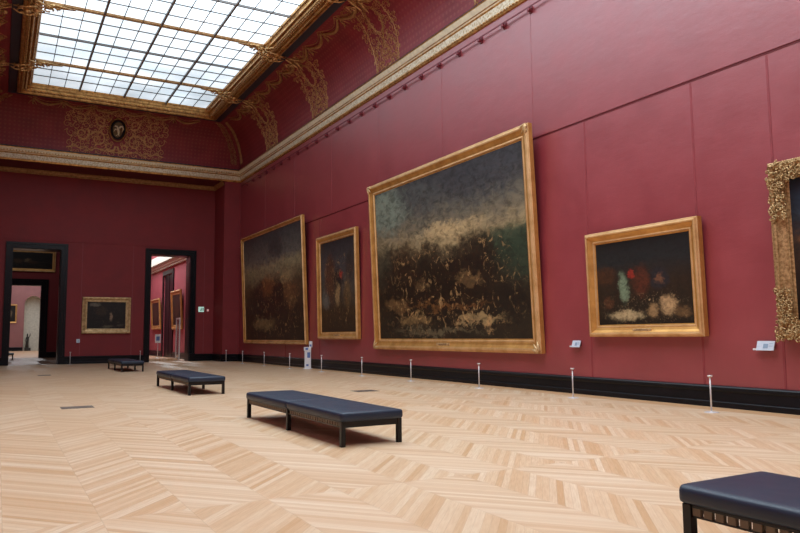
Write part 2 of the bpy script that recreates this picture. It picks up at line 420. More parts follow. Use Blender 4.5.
bm = bmesh.new(); box(bm, (XL-.3, YN-.3, 14.4), (XR+.3, YF+.4, 14.6)); struct('ceiling', bm, M['soffit'])

# ------------------------------------------------------------------ cove ornament (gilded scrollwork laid on the cove)
def on_cove(side, a, s, off):
    """a = position along the wall, s = 0 (cornice) .. 1 (top), off = distance out from the surface"""
    s = max(.0, min(1., s)); t_ = s*PI/2
    i, z = cove_prof(s)
    tx, tz = 1.62*math.sin(t_), 2.27*math.cos(t_); L = math.hypot(tx, tz)
    nx, nz = tz/L, -tx/L                  # towards the room, downwards
    i += nx*off; z += nz*off
    if side == 'R': return (XR-i, a, z)
    if side == 'L': return (XL+i, a, z)
    return (a, YE-i, z)
ARC = 3.2
def ribbon(bm, side, pts, w, off=.012, thick=.012):
    """flat raised ribbon following (a, s) points, s in metres of arc"""
    n = len(pts); L = []; 
    for k, (a, s) in enumerate(pts):
        p0 = pts[max(k-1, 0)]; p1 = pts[min(k+1, n-1)]
        dx, dy = p1[0]-p0[0], p1[1]-p0[1]; q = math.hypot(dx, dy) or 1
        ww = (w if not callable(w) else w(k/(n-1)))/2
        px, py = -dy/q*ww, dx/q*ww
        L.append((bm.verts.new(on_cove(side, a+px, (s+py)/ARC, 0)), bm.verts.new(on_cove(side, a, s/ARC, off+thick)), bm.verts.new(on_cove(side, a-px, (s-py)/ARC, 0))))
    for u_, v_ in zip(L, L[1:]):
        bm.faces.new((u_[0], v_[0], v_[1], u_[1])); bm.faces.new((u_[1], v_[1], v_[2], u_[2]))
def spiral(cx, cy, r, turns, a0, d, stretch=1.):
    out = []; n = int(9*turns)+3
    for k in range(n):
        f = k/(n-1); an = a0 + d*f*turns*2*PI; rr = r*(1-f*.88)
        out.append((cx+rr*math.cos(an), cy+rr*math.sin(an)*stretch))
    return out
def scroll_field(bm, side, inside, box_, n, rmin, rmax, rnd, w=.035):
    placed = []
    tries = 0
    while len(placed) < n and tries < n*40:
        tries += 1
        a = rnd.uniform(box_[0], box_[1]); s = rnd.uniform(box_[2], box_[3]); r = rnd.uniform(rmin, rmax)
        if not inside(a, s): continue
        if any(math.hypot(a-p[0], s-p[1]) < (r+p[2])*.72 for p in placed): continue
        placed.append((a, s, r))
    cm = (box_[0]+box_[1])/2
    for a, s, r in placed:
        for mir in (1, -1):
            ang = rnd.uniform(0, 2*PI) if mir == 1 else PI-ang
            pts = spiral(a if mir == 1 else 2*cm-a, s, r, 1.4, ang, mir)
            ribbon(bm, side, pts, lambda f: w*(1.2-f*.7))
            ex = pts[0]; leaf = [(ex[0]+k*.25*r*math.cos(ang+1.3*mir), ex[1]+k*.25*r*math.sin(ang+1.3*mir)) for k in range(5)]
            ribbon(bm, side, leaf, lambda f: w*(1.6*(1-f)+.3))
def side_ornament(side, yc, half=1.25):
    rnd = random.Random(5)
    bm = bmesh.new()
    def inside(a, s):
        dx = a-yc
        if dx > 0: return False                                   # mirrored half
        if s < .05 or s > 2.95: return False
        wdt = half*(.60+.40*math.sin(min(1, s/2.2)*PI/2))
        if -dx > wdt: return False
        e = (dx/.30)**2 + ((s-1.75)/.46)**2                        # open oval in the middle
        return e > 1.1
    scroll_field(bm, side, inside, (yc-half, yc+half, .05, 2.95), 70, .09, .19, rnd, .026)
    # double oval and outline straps
    for R in (1., 1.18):
        ribbon(bm, side, [(yc+.34*R*math.cos(k*PI/12), 1.75+.52*R*math.sin(k*PI/12)) for k in range(25)], .035)
    for m in (1, -1):
        ribbon(bm, side, [(yc+m*(.95-.35*abs(k/10-.35)), .1+k*.26) for k in range(11)], .05)
        ribbon(bm, side, [(yc+m*(.25+.5*k/8), .06+.10*math.sin(k*PI/4)) for k in range(9)], .04)
    o = link('trim_scrollwork', bm, M['gold_dull']); o['kind'] = 'structure'; o['label'] = 'gilded scrollwork panel painted on the long cove'
    return o
GY = [38.35 - BAY*j for j in range(13) if j % 2 == 1]             # gilded crossbars
base_orn = side_ornament('R', GY[0])
for k, y in enumerate(GY[1:6]):
    o = base_orn.copy(); COL.objects.link(o); o.location = (0, y-GY[0], 0)
lo = side_ornament('L', GY[0])
for y in GY[1:3]:
    o = lo.copy(); COL.objects.link(o); o.location = (0, y-GY[0], 0)
# narrow strips at the end corners
def corner_strip(side, ac, lean):
    bm = bmesh.new(); rnd = random.Random(11)
    def inside(a, s): return abs(a-(ac+lean*s)) < .17 and .35 < s < 2.9
    placed = []
    for k in range(22):
        s = .4+k*.115
        a = ac+lean*s
        for m in (1, -1): ribbon(bm, side, spiral(a+m*.09, s, .085, 1.3, rnd.uniform(0, 6), m), .03)
    o = link('trim_scroll_strip', bm, M['gold_dull']); o['kind'] = 'structure'
# lean follows the mitre of the cove
def mitre_strip(side, sgn):
    bm = bmesh.new(); rnd = random.Random(3)
    for k in range(24):
        s = .3+k*.11; i, z = cove_prof(s/ARC)
        base = (YE-i-.35) if side in 'RL' else ((XR-i-.35) if sgn > 0 else (XL+i+.35))
        for m in (1, -1): ribbon(bm, side, spiral(base+m*.10, s, .09, 1.3, rnd.uniform(0, 6), m), .032)
    o = link('trim_corner_scrolls', bm, M['gold_dull']); o['kind'] = 'structure'
mitre_strip('R', 1); mitre_strip('E', 1); mitre_strip('E', -1); mitre_strip('L', 1)

# end cartouche
XC = 5.27
bm = bmesh.new(); rnd = random.Random(21)
def ins_e(a, s):
    dx = XC-a
    if dx < 0: return False
    w = 2.65 - .35*abs(s-1.6) if s > .5 else 2.3+.5*s
    if dx > w or s < .05 or s > 2.6: return False
    return (dx/.6)**2 + ((s-1.4)/.8)**2 > 1
scroll_field(bm, 'E', ins_e, (XC-2.7, XC+2.7, .05, 2.7), 180, .10, .22, rnd, .04)
for m in (1, -1):
    for cx, cy, r, tn, a0 in ((.95, .75, .42, 1.6, .5), (1.75, .95, .38, 1.5, 2.2), (.85, 1.75, .34, 1.4, 4.), (1.9, 1.75, .33, 1.3, 1.), (.35, .45, .3, 1.3, 3.)):
        ribbon(bm, 'E', spiral(XC+m*cx, cy, r, tn, a0 if m == 1 else PI-a0, m), lambda f: .08*(1.2-f*.7), .02)
    ribbon(bm, 'E', [(XC+m*(.1+.24*k), .1+.22*abs(math.sin(k*1.3))) for k in range(11)], .06)
o = struct('trim_cartouche_scrolls', bm, M['gold_cart'], 'gilded scrollwork surrounding the shield on the end cove')
sh = empty('shield_ornament', on_cove('E', XC, 1.40/ARC, 0)); tag(sh, 'dark oval shield with gilded bird on the end cove above the far wall', 'shield')
def rel(p): q = on_cove('E', XC, 1.40/ARC, 0); return tuple(p[i]-q[i] for i in range(3))
bm = bmesh.new()
ring = [rel(on_cove('E', XC+.28*math.cos(k*PI/12)*(1 if math.sin(k*PI/12) > 0 else .92), (1.40+.46*math.sin(k*PI/12))/ARC, .06)) for k in range(24)]
cen = bm.verts.new(rel(on_cove('E', XC, 1.40/ARC, .12))); vs = [bm.verts.new(p) for p in ring]
back = [bm.verts.new(rel(on_cove('E', XC+.28*math.cos(k*PI/12), (1.40+.46*math.sin(k*PI/12))/ARC, -.02))) for k in range(24)]
for k in range(24):
    bm.faces.new((cen, vs[k], vs[(k+1) % 24])); bm.faces.new((vs[k], back[k], back[(k+1) % 24], vs[(k+1) % 24]))
link('shield_plate', bm, M['field'], sh)
bm = bmesh.new()
tube(bm, [rel(on_cove('E', XC+.32*math.cos(k*PI/12), (1.40+.51*math.sin(k*PI/12))/ARC, .07)) for k in range(25)], .06)
link('dark_rim', bm, M['black'], sh)
bm = bmesh.new()
for m in (1, -1):
    tube(bm, [rel(on_cove('E', XC+.42*math.cos(k*PI/12), (1.40+.66*math.sin(k*PI/12))/ARC, .05)) for k in range(25)], .035)
    for cy in (.95, 1.4, 1.85): tube(bm, [rel(on_cove('E', XC+m*(.5+.1*math.cos(k*.7)*(1-k/12)), (cy+.12*math.sin(k*.7)*(1-k/12))/ARC, .06)) for k in range(10)], .028)
link('gilded_rim', bm, M['gold'], sh)
bm = bmesh.new()   # bird
P = lambda a, s, o_=.17: rel(on_cove('E', XC+a, (1.40+s*1.25)/ARC, o_))
tube(bm, [P(.05, -.26), P(.03, -.10), P(-.01, .06), P(-.07, .16), P(-.15, .17), P(-.2, .13)], [.03, .075, .065, .045, .04, .01])
tube(bm, [P(.0, .04), P(.12, .17), P(.2, .2), P(.25, .06), P(.2, -.1)], [.04, .06, .05, .04, .01]); tube(bm, [P(-.04, .0), P(-.16, .02), P(-.2, -.1)], [.04, .04, .01])
for m in (1, -1): tube(bm, [P(.04, -.2), P(m*.1, -.29)], [.03, .012])
link('gilded_bird', bm, M['cream_plain'], sh)

# garlands
def garlands(side, starts, pitch, name):
    bm = bmesh.new()
    for a in starts:
        pts = [(a + pitch*k/10, 2.86 - .42*math.sin(PI*k/10)) for k in range(11)]
        tube(bm, [on_cove(side, p[0], p[1]/ARC, .04) for p in pts], [.035+.045*math.sin(PI*k/10) for k in range(11)])
        ribbon(bm, side, [(p[0], p[1]+.2) for p in pts], .035)
        for m in (1, -1):
            ribbon(bm, side, spiral(a+m*.12, 2.84, .11, 1., 0 if m == 1 else PI, m), .05)
            ribbon(bm, side, [(a+m*.05*k, 2.7-.11*k) for k in range(5)], lambda f: .07*(1-f)+.02)
        for k in range(4): blob(bm, on_cove(side, a+.03*(k % 2), (2.62-.09*k)/ARC, .04), (.04, .045, .045))
    o = link('trim_garland_'+name, bm, M['gold_dull']); o['kind'] = 'structure'; o['label'] = 'gilded swags hanging under the skylight frame'
garlands('R', [35.15-1.6*k+1.6*1 for k in range(20)], 1.6, 'right')
garlands('L', [35.15-1.6*k for k in range(8)], 1.6, 'left')
garlands('E', [XC-4.2+1.4*k for k in range(6)], 1.4, 'end')

# scroll clusters on the frame at the ends of the gilded crossbars
def cluster(sx):
    bm = bmesh.new(); rnd = random.Random(9)
    def curl(cx, cy, cz, r, a0, d, ax='xy', tr=.03):
        pts = []
        for k in range(13):
            f = k/12; an = a0+d*f*8.5; rr = r*(1-.85*f)
            pts.append((cx+rr*math.cos(an), cy+rr*math.sin(an), cz-.1*f) if ax == 'xy' else (cx+rr*math.cos(an), cy, cz+rr*math.sin(an)))
        tube(bm, pts, [tr*(1.2-.6*k/12) for k in range(13)], 5)
    for m in (1, -1):
        curl(.05, m*.20, -.10, .20, -m*.5, m); curl(.30, m*.22, -.20, .22, m*1.2, -m); curl(-.18, m*.15, -.05, .16, m*2.6, m)
        curl(.5, m*.14, -.22, .16, m*.3, -m); curl(.16, m*.42, -.15, .14, m, m)
        tube(bm, [(.0, m*.1, -.15), (.3, m*.34, -.28), (.62, m*.22, -.3), (.85, m*.1, -.22)], [.03, .04, .03, .015])
        tube(bm, [(-.05, m*.05, 0), (-.5, m*.07, .0), (-.95, m*.03, .0)], [.04, .03, .012])
        curl(-.45, m*.08, .0, .09, 0, m, tr=.02)
    blob(bm, (.12, 0, -.22), (.14, .12, .1)); blob(bm, (.4, 0, -.3), (.12, .09, .08)); blob(bm, (-.2, 0, -.08), (.12, .1, .06))
    # pendant leaf that trails onto the cove
    for m in (1, -1):
        tube(bm, [(.8, m*.06, -.24), (1.05, m*.16, -.28), (1.28, m*.10, -.45), (1.42, m*.16, -.62)], [.02, .032, .022, .008])
        curl(1.12, m*.24, -.34, .12, m*.7, m, tr=.018); curl(.98, m*.32, -.30, .11, m*2, -m, tr=.018)
    for v in bm.verts: v.co *= 1.22
    if sx < 0:
        for v in bm.verts: v.co.x *= -1
    return bm
cl = link('trim_crossbar_scrolls', cluster(1), M['gold_hi']); cl.location = (SKX1+.05, GY[0], 13.9); cl['kind'] = 'structure'; cl['label'] = 'gilded openwork scrolls where a crossbar meets the skylight frame'
for y in GY[1:5]:
    o = cl.copy(); COL.objects.link(o); o.location = (SKX1+.05, y, 13.9)
cl = link('trim_crossbar_scrolls', cluster(-1), M['gold_hi']); cl.location = (SKX0-.05, GY[0], 13.9); cl['kind'] = 'structure'
for y in GY[1:5]:
    o = cl.copy(); COL.objects.link(o); o.location = (SKX0-.05, y, 13.9)

# ------------------------------------------------------------------ hanging rail under the cornice
rl = empty('picture_hanging_rail', (12.2, 0, 10.25)); tag(rl, 'slim dark red hanging rail on brackets below the right cornice', 'rail')
bm = bmesh.new(); box(bm, (-.012, 4., .02), (.012, 40.6, .055)); link('rail_bar', bm, M['rail'], rl)
bm = bmesh.new(); box(bm, (-.02, -.05, -.06), (.106, .05, .0)); box(bm, (.07, -.06, -.1), (.106, .06, .07)); box(bm, (-.02, -.03, -.06), (.02, .03, .03))
b0 = link('rail_bracket', bm, M['rail'], rl); b0.location = (0, 5.15, 0)
for k in range(1, 31):
    b = b0.copy(); COL.objects.link(b); b.parent = rl; b.location = (0, 5.15+1.15*k, 0)

# ------------------------------------------------------------------ doorways
def doorway(n, x0, x1, top, y0, y1, jw=JW, label=None):
    bm = bmesh.new()
    # architrave on this side: stepped black surround, and lining through the wall thickness
    for (w0, w1, d) in ((0, jw*.35, .12), (jw*.35, jw*.8, .07), (jw*.8, jw, .10)):
        box(bm, (x0+w0, y0-d, 0), (x0+w1, y0, top-w0)); box(bm, (x1-w1, y0-d, 0), (x1-w0, y0, top-w0))
        box(bm, (x0+w1, y0-d, top-w1), (x1-w1, y0, top-w0))
    box(bm, (x0+jw-.0, y0-.02, 0), (x0+jw+.03, y1+.02, top-jw)); box(bm, (x1-jw-.03, y0-.02, 0), (x1-jw, y1+.02, top-jw))
    box(bm, (x0+jw, y0-.02, top-jw-.03), (x1-jw, y1+.02, top-jw))
    for (w0, w1, d) in ((0, jw, .07),):
        box(bm, (x0+w0, y1, 0), (x0+w1, y1+d, top)); box(bm, (x1-w1, y1, 0), (x1-w0, y1+d, top)); box(bm, (x0+w1, y1, top-w1), (x1-w1, y1+d, top-w0))
    # reveal panels
    for s in (x0+jw+.03, x1-jw-.045): box(bm, (s, y0+.18, .5), (s+.015, y1-.18, top-jw-.4))
    for s in (x0, x1-jw): box(bm, (s-.01, y0-.14, 0), (s+jw+.01, y0, .45))
    return struct('door_%d' % n, bm, M['black'], label)
doorway(1, *D1, YF, YF+WT, label='tall black doorway at the left of the far wall')
doorway(2, *D2, YF, YF+WT, label='tall black doorway beside the far right corner')

# ------------------------------------------------------------------ rooms beyond
YB = 58.
# room beyond door 1
def wallbox(name, boxes_, mat):
    bm = bmesh.new()
    for a, b in boxes_: box(bm, a, b)
    return struct(name, bm, mat)
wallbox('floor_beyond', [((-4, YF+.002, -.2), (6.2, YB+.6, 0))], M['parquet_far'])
wallbox('floor_vestibule', [((6.2, YF+.002, -.2), (12.5, 62, 0))], M['parquet_pale'])
wallbox('floor_third_room', [((-6, YB+.6, -.2), (12, 92, 0))], M['parquet_pale'])
DB = (.05, 3.11, 5.71)
wallbox('wall_second_back', [((-4, YB, 0), (DB[0]+.44, YB+.6, 10)), ((DB[1]-.44, YB, 0), (6.2, YB+.6, 10)), ((DB[0]+.44, YB, 5.27), (DB[1]-.44, YB+.6, 10))], M['wall_end'])
wallbox('wall_second_left', [((-4.3, YF+WT, 0), (-4, YB+.6, 10))], M['wall_end'])
wallbox('wall_partition', [((6.0, YF+WT, 0), (6.3, 62, 10))], M['wall_end'])
wallbox('ceiling_second', [((-4.3, YF+WT, 10), (6.3, YB+.6, 10.2))], M['plaster'])
doorway(3, *DB, YB, YB+.6, .44, 'black doorway seen through the left doorway')
# third room
YC3 = 90.
wallbox('wall_third_back', [((-6, YC3, 0), (2.5, YC3+.3, 10))], M['wall_pink']); wallbox('wall_third_back_right', [((4.3, YC3, 0), (12, YC3+.3, 10))], M['wall_pink'])
wallbox('wall_third_over_arch', [((2.5, YC3, 6.2), (4.3, YC3+.3, 10))], M['wall_pink']); wallbox('wall_niche_back', [((2.4, YC3+1.25, 0), (4.4, YC3+1.4, 7))], M['plaster'])
bm = bmesh.new()
arc = [(2.5, 0), (2.5, 5.25)] + [(3.4-.9*math.cos(k*PI/12), 5.25+.9*math.sin(k*PI/12)) for k in range(1, 12)] + [(4.3, 5.25), (4.3, 0)]
# plaster niche lining and arch spandrels
a_ = [bm.verts.new((p[0], YC3-.03, p[1])) for p in arc]; b_ = [bm.verts.new((p[0], YC3+1.2, p[1])) for p in arc]
for k in range(len(arc)-1): bm.faces.new((a_[k], a_[k+1], b_[k+1], b_[k]))
bm.faces.new(b_)
struct('trim_niche', bm, M['plaster'], 'pale plaster arched niche in the distant room')
bm = bmesh.new()
sp = [(2.5, 6.25)] + arc[1:-1] + [(4.3, 6.25)]
bm.faces.new([bm.verts.new((p[0], YC3-.02, p[1])) for p in sp]); struct('wall_third_spandrel', bm, M['wall_pink'])
wallbox('wall_third_left', [((-6.3, YB+.6, 0), (-6, YC3, 10))], M['wall_pink']); wallbox('wall_third_right', [((12, 62, 0), (12.3, YC3, 10))], M['wall_pink'])
wallbox('ceiling_third', [((-6.3, YB+.6, 10), (12.3, YC3, 10.2))], M['plaster'])
baseboard('baseboard_third', [((-6, YC3, 0), (2.45, YC3, 0), (0, -1, 0)), ((4.35, YC3, 0), (12, YC3, 0), (0, -1, 0))])
baseboard('baseboard_second', [((DB[1], YB, 0), (6, YB, 0), (0, -1, 0)), ((-4, YB, 0), (DB[0], YB, 0), (0, -1, 0)), ((6, YF+WT, 0), (6, YB, 0), (-1, 0, 0))])
# vestibule beyond door 2 : right hand wall with a dark door opening, cornice above
XW = 10.5
wallbox('wall_vestibule_right', [((XW, YF+WT, 0), (XW+.3, 50.6, 9)), ((XW, 53.7, 0), (XW+.3, 62, 9)), ((XW, 50.6, 5.9), (XW+.3, 53.7, 9)), ((XW+1.4, 50, 0), (XW+1.6, 54.5, 9))], M['wall_rose'])
wallbox('wall_vestibule_end', [((6.3, 62, 0), (XW+.3, 62.3, 10))], M['wall_rose'])
wallbox('ceiling_vestibule', [((6.3, YF+WT, 9), (12.3, 62, 9.2))], M['plaster'])
bm = bmesh.new(); box(bm, (XW-.3, YF+WT, 6.55), (XW, 62, 6.75)); box(bm, (XW-.18, YF+WT, 6.4), (XW, 62, 6.55)); box(bm, (XW-.5, YF+WT, 6.75), (XW, 62, 7.3)); box(bm, (6.3, 61.6, 6.5), (XW, 62, 7.2))
struct('trim_vestibule_cornice', bm, M['plaster'], 'white cornice in the room beyond the right doorway')
bm = bmesh.new()
box(bm, (XW-.08, 50.3, 0), (XW, 50.6, 6.2)); box(bm, (XW-.08, 53.7, 0), (XW, 54.0, 6.2)); box(bm, (XW-.08, 50.6, 5.9), (XW, 53.7, 6.2)); box(bm, (XW+.06, 50.6, 0), (XW+.12, 53.7, 5.9)); box(bm, (XW+.04, 52.12, 0), (XW+.14, 52.18, 5.9))  # black leaf added across the opening in place of its unlit interior
struct('door_4', bm, M['black'], 'dark side doorway in the room beyond the right doorway')
baseboard('baseboard_vestibule', [((XW, YF+WT, 0), (XW, 50.3, 0), (-1, 0, 0)), ((XW, 54, 0), (XW, 62, 0), (-1, 0, 0))])
bm = bmesh.new(); box(bm, (7.7, YF+WT+.1, 0), (9.5, YF+WT+2.6, .15)); struct('floor_step', bm, M['parquet_pale'], 'low wooden step just beyond the right doorway')
# unseen glowing ceiling panes, added to light the rooms beyond
def added_laylight(n, x0, x1, y0, y1, z, strength):
    t = NT('added_laylight_glass_%d' % n); t.set(col=(.7, .7, .7), emit=(.9, .96, 1.), es=strength)
    bm = bmesh.new(); bm.faces.new([bm.verts.new(p) for p in ((x0, y0, z), (x0, y1, z), (x1, y1, z), (x1, y0, z))])
    w = struct('window_%d' % n, bm, t.m); 
    bm = bmesh.new(); box(bm, (x0-.15, y0-.15, z-.02), (x0, y1+.15, z+.05)); box(bm, (x1, y0-.15, z-.02), (x1+.15, y1+.15, z+.05)); box(bm, (x0, y0-.15, z-.02), (x1, y0, z+.05)); box(bm, (x0, y1, z-.02), (x1, y1+.15, z+.05))
    link('window_frame', bm, M['plaster'], w)
added_laylight(2, -1.5, 3.5, 47, 55, 9.97, .9)
added_laylight(3, -1., 7., 62, 89.5, 9.97, 2.2)
added_laylight(4, 7.2, 9.6, 46, 59, 8.97, 9.)

# ------------------------------------------------------------------ paintings
def canvas_mat(name, sky, blobs, seed=0., flecks=((.45, .36, .22), .25, .2, .5), dist=.10, brush=22, gain=1.):
    """sky: ramp stops by height; blobs: (u, v, su, sv, colour, strength)"""
    t = NT(name); g = t.coord('Generated'); gu, _, gv = t.sep(g)
    p = t.map(g, (1, 1, 1), (seed, seed*.7, seed*1.3))
    nz = t.noise(p, 5, 6, .65, col=True); nx, ny, nzz = t.sep(nz)
    nf = t.noise(p, brush, 5, .7, .6, col=True); fx, fy, fz = t.sep(nf)
    off = lambda a, b: t.m_('ADD', t.m_('MULTIPLY', t.m_('SUBTRACT', a, .5), dist*2.4), t.m_('MULTIPLY', t.m_('SUBTRACT', b, .5), dist*2.4))
    u = t.m_('ADD', gu, off(nx, fx)); v = t.m_('ADD', gv, off(ny, fy))
    col = t.ramp(v, sky)
    for (u0, v0, su, sv, c, s) in blobs:
        a = t.m_('POWER', t.m_('DIVIDE', t.m_('SUBTRACT', u, u0), su), 2.); b = t.m_('POWER', t.m_('DIVIDE', t.m_('SUBTRACT', v, v0), sv), 2.)
        e = t.m_('MULTIPLY', t.m_('EXPONENT', t.m_('MULTIPLY', t.m_('POWER', t.m_('ADD', a, b), 2.6), -1.)), s)
        col = t.mix(e, col, c)
    fc, top, lo_, hi_ = flecks
    zone = t.m_('MULTIPLY', t.ramp(v, [(lo_-.12 if lo_ > .12 else 0., 0.), (lo_, 1.), (hi_, 1.), (min(1, hi_+.12), 0.)]),
                t.ramp(t.m_('ABSOLUTE', t.m_('SUBTRACT', u, .52)), [(.28, 1.), (.46, .15)]))
    fl = t.ramp(t.noise(t.map(p, (1, 1, .6)), 26, 6, .75, 1.4), [(.56, 0.), (.64, 1.)])
    col = t.mix(t.m_('MULTIPLY', t.m_('MULTIPLY', fl, zone), top), col, fc)
    dk = t.ramp(fz, [(.36, .5), (.55, 0.)])
    col = t.mix(dk, col, (.006, .005, .004))
    col = t.mix(t.m_('MULTIPLY', t.ramp(t.voro(t.map(p, (1, 1, 2.2)), brush*1.5, 1), [(.2, 0.), (.8, .3)]), .5), col, (.012, .009, .007))
    col = t.mix(1., col, (gain,)*3, 'MULTIPLY')
    t.set(col=col, rough=.42, spec=.3)
    t.bump(t.noise(p, 70, 3), .15, .004)
    return t.m
def frame_ring(bm, w, h, prof, mi=0):
    """prof: (distance in from the outer edge, depth towards the viewer); local x width, z height, -y viewer"""
    L = []
    for d, dep in prof:
        L.append([bm.verts.new(p) for p in ((-w/2+d, -dep, d), (w/2-d, -dep, d), (w/2-d, -dep, h-d), (-w/2+d, -dep, h-d))])
    for a, b in zip(L, L[1:]):
        for k in range(4):
            f = bm.faces.new((a[k], a[(k+1) % 4], b[(k+1) % 4], b[k])); f.material_index = mi if L.index(a) in range(1, 6) or L.index(a) in (9, 10, 11) else 0
def corner_leaf(m, size, dep):
    bm = bmesh.new()
    for a0 in (.2, .8, 1.35):
        tube(bm, [(size*f*math.cos(a0), -dep-.02*math.sin(f*PI), size*f*math.sin(a0)) for f in (0, .25, .5, .75, 1.)], [size*.13, size*.17, size*.13, size*.09, size*.03])
    for a0, s in ((.1, 1), (1.47, -1)):
        tube(bm, [(size*.62*math.cos(a0)+size*.2*(1-k/9)*math.cos(k*.8*s), -dep-.015, size*.62*math.sin(a0)+size*.2*(1-k/9)*math.sin(k*.8*s)) for k in range(9)], size*.06)
    blob(bm, (size*.2, -dep-.02, size*.2), (size*.22, .04, size*.22))
    return bm
def painting(name, loc, rotz, w, h, fw, depth, lean, cmat, label, fmat='gold_frame', recess=.05, plate=True, corners=True, group=None, prof=None):
    r = empty(name, loc, (math.radians(lean), 0, rotz)); tag(r, label, 'painting', group)
    D = depth
    pf = prof or [(0, 0), (0, D*.72), (fw*.06, D*.8), (fw*.10, D*.8), (fw*.14, D*.95), (fw*.24, D), (fw*.34, D*.95), (fw*.38, D*.82), (fw*.55, D*.62),
         (fw*.74, D*.50), (fw*.80, D*.54), (fw*.86, D*.54), (fw*.90, D*.40), (fw, D*.36), (fw, D*.2)]
    bm = bmesh.new(); frame_ring(bm, w, h, pf, 1)
    # row of small carved beads near the sight edge
    fr = link('frame', bm, [M[fmat], M['gold_lip'] if fmat == 'gold_frame' else M[fmat]], r)
    bm = bmesh.new(); box(bm, (-w/2+fw*.9, -D*.36, fw*.9), (w/2-fw*.9, -D*.22, h-fw*.9)); link('canvas', bm, cmat, r)
    bm = bmesh.new(); box(bm, (-w/2+.01, -D*.2, .01), (w/2-.01, -.0, h-.01)); link('backing', bm, M['dark_wood'], r)
    if corners:
        s = fw*.8
        for k, (cx, cz, ry) in enumerate(((-w/2, 0, 0), (w/2, 0, -PI/2), (w/2, h, PI), (-w/2, h, PI/2))):
            c = link('corner_ornament', corner_leaf(None, s, D*.92), M['gold_pale'], r)
            c.location = (cx+(.12*s if cx < 0 else -.12*s), 0, cz+(.12*s if cz == 0 else -.12*s)); c.rotation_euler = (0, ry, 0)
    if plate:
        bm = bmesh.new(); pw = min(.75, w*.16); box(bm, (-pw/2, -D*.80, fw*.42), (pw/2, -D*.55, fw*.66), bev=.01)
        box(bm, (-pw*.36, -D*.806, fw*.50), (pw*.36, -D*.80, fw*.52), 1); box(bm, (-pw*.28, -D*.806, fw*.56), (pw*.28, -D*.80, fw*.58), 1)
        link('nameplate', bm, [M['gold_pale'], M['dark_wood']], r)
    return r
S = srgb
W0 = XR-.02
def on_right(y0, y1, z0, z1, db, dt, **k):
    h = z1-z0; th = math.degrees(math.asin(max(-1, min(1, (dt-db)/h))))
    return dict(loc=(XR-.02, (y0+y1)/2, z0), rotz=-PI/2, w=abs(y1-y0), h=h/math.cos(math.radians(th)), lean=th, depth=db-.02)
# the largest: generic stormy coast
c1 = canvas_mat('stormy_canvas', sky=[(0., S(40, 32, 22)), (.25, S(44, 36, 26)), (.45, S(70, 62, 48)), (.56, S(168, 146, 106)), (.68, S(116, 106, 86)), (.8, S(84, 82, 76)), (1., S(60, 60, 62))],
    blobs=[(.1, .86, .17, .15, S(122, 132, 116), .75), (.55, .64, .2, .05, S(186, 160, 116), .7), (.8, .92, .34, .13, S(56, 56, 60), .8), (.35, .9, .16, .08, S(74, 76, 74), .7), (.08, .50, .16, .12, S(52, 50, 40), .9),
     (.90, .50, .20, .10, S(62, 74, 56), .92), (.98, .42, .2, .12, S(46, 58, 44), .92), (.42, .30, .5, .21, S(36, 25, 16), .96), (.24, .50, .13, .12, S(48, 33, 22), .92), (.42, .53, .09, .09, S(34, 24, 17), .9), (.70, .46, .16, .14, S(38, 27, 19), .92),
     (.16, .22, .1, .05, S(112, 84, 52), .7), (.36, .34, .05, .05, S(120, 92, 60), .4), (.66, .34, .06, .04, S(140, 108, 70), .4), (.72, .12, .14, .03, S(160, 134, 92), .75), (.30, .12, .12, .04, S(140, 112, 72), .65), (.52, .20, .26, .015, S(112, 74, 40), .7), (.9, .2, .1, .1, S(30, 24, 18), .8), (.45, .05, .3, .02, S(116, 104, 78), .5)],
    seed=1.3, flecks=(S(190, 150, 100), .7, .08, .5), dist=.075, brush=24, gain=1.25)
painting('framed_painting', cmat=c1, fw=.38, label='largest painting, stormy coast scene in a wide gilded frame leaning from the right wall', **on_right(23.398, 14.139, .944, 6.983, .20, .46))
c2 = canvas_mat(gain=2.3, name='battlefield_canvas', sky=[(0., S(30, 22, 14)), (.3, S(34, 25, 16)), (.5, S(58, 46, 30)), (.68, S(104, 96, 72)), (.76, S(72, 70, 64)), (1., S(42, 42, 44))],
    blobs=[(.25, .62, .2, .07, S(98, 92, 66), .6), (.5, .42, .38, .14, S(30, 20, 12), .9), (.45, .5, .1, .1, S(104, 66, 34), .55), (.35, .15, .2, .06, S(118, 100, 66), .5), (.8, .4, .1, .12, S(100, 70, 42), .5), (.6, .84, .12, .10, S(30, 30, 32), .6), (.75, .55, .1, .05, S(128, 110, 76), .5)],
    seed=4.1, flecks=(S(150, 118, 76), .6, .06, .58), dist=.07, brush=26)
painting('framed_painting', cmat=c2, fw=.2, label='big smoky brown painting in a thin frame nearest the far corner of the right wall', corners=False, **on_right(39.439, 30.141, 1.05, 6.989, .20, .449))
c3 = canvas_mat(gain=2.1, name='tall_dark_canvas', sky=[(0., S(34, 24, 15)), (.25, S(46, 34, 20)), (.45, S(52, 48, 42)), (.7, S(52, 50, 50)), (1., S(30, 28, 30))],
    blobs=[(.3, .6, .16, .25, S(62, 36, 20), .8), (.52, .55, .14, .13, S(24, 18, 16), .8), (.5, .4, .07, .12, S(128, 104, 70), .65), (.62, .62, .05, .04, S(140, 44, 30), .7), (.78, .4, .1, .16, S(84, 64, 38), .7), (.14, .35, .12, .1, S(78, 80, 76), .6), (.85, .7, .12, .15, S(36, 28, 22), .7)],
    seed=7.7, flecks=(S(150, 118, 80), .5, .15, .75), dist=.06, brush=24)
painting('framed_painting', cmat=c3, fw=.3, label='tall narrow dark painting between the two biggest canvases on the right wall', plate=True, corners=False, **on_right(28.768, 24.816, 1.296, 5.708, .20, .30))
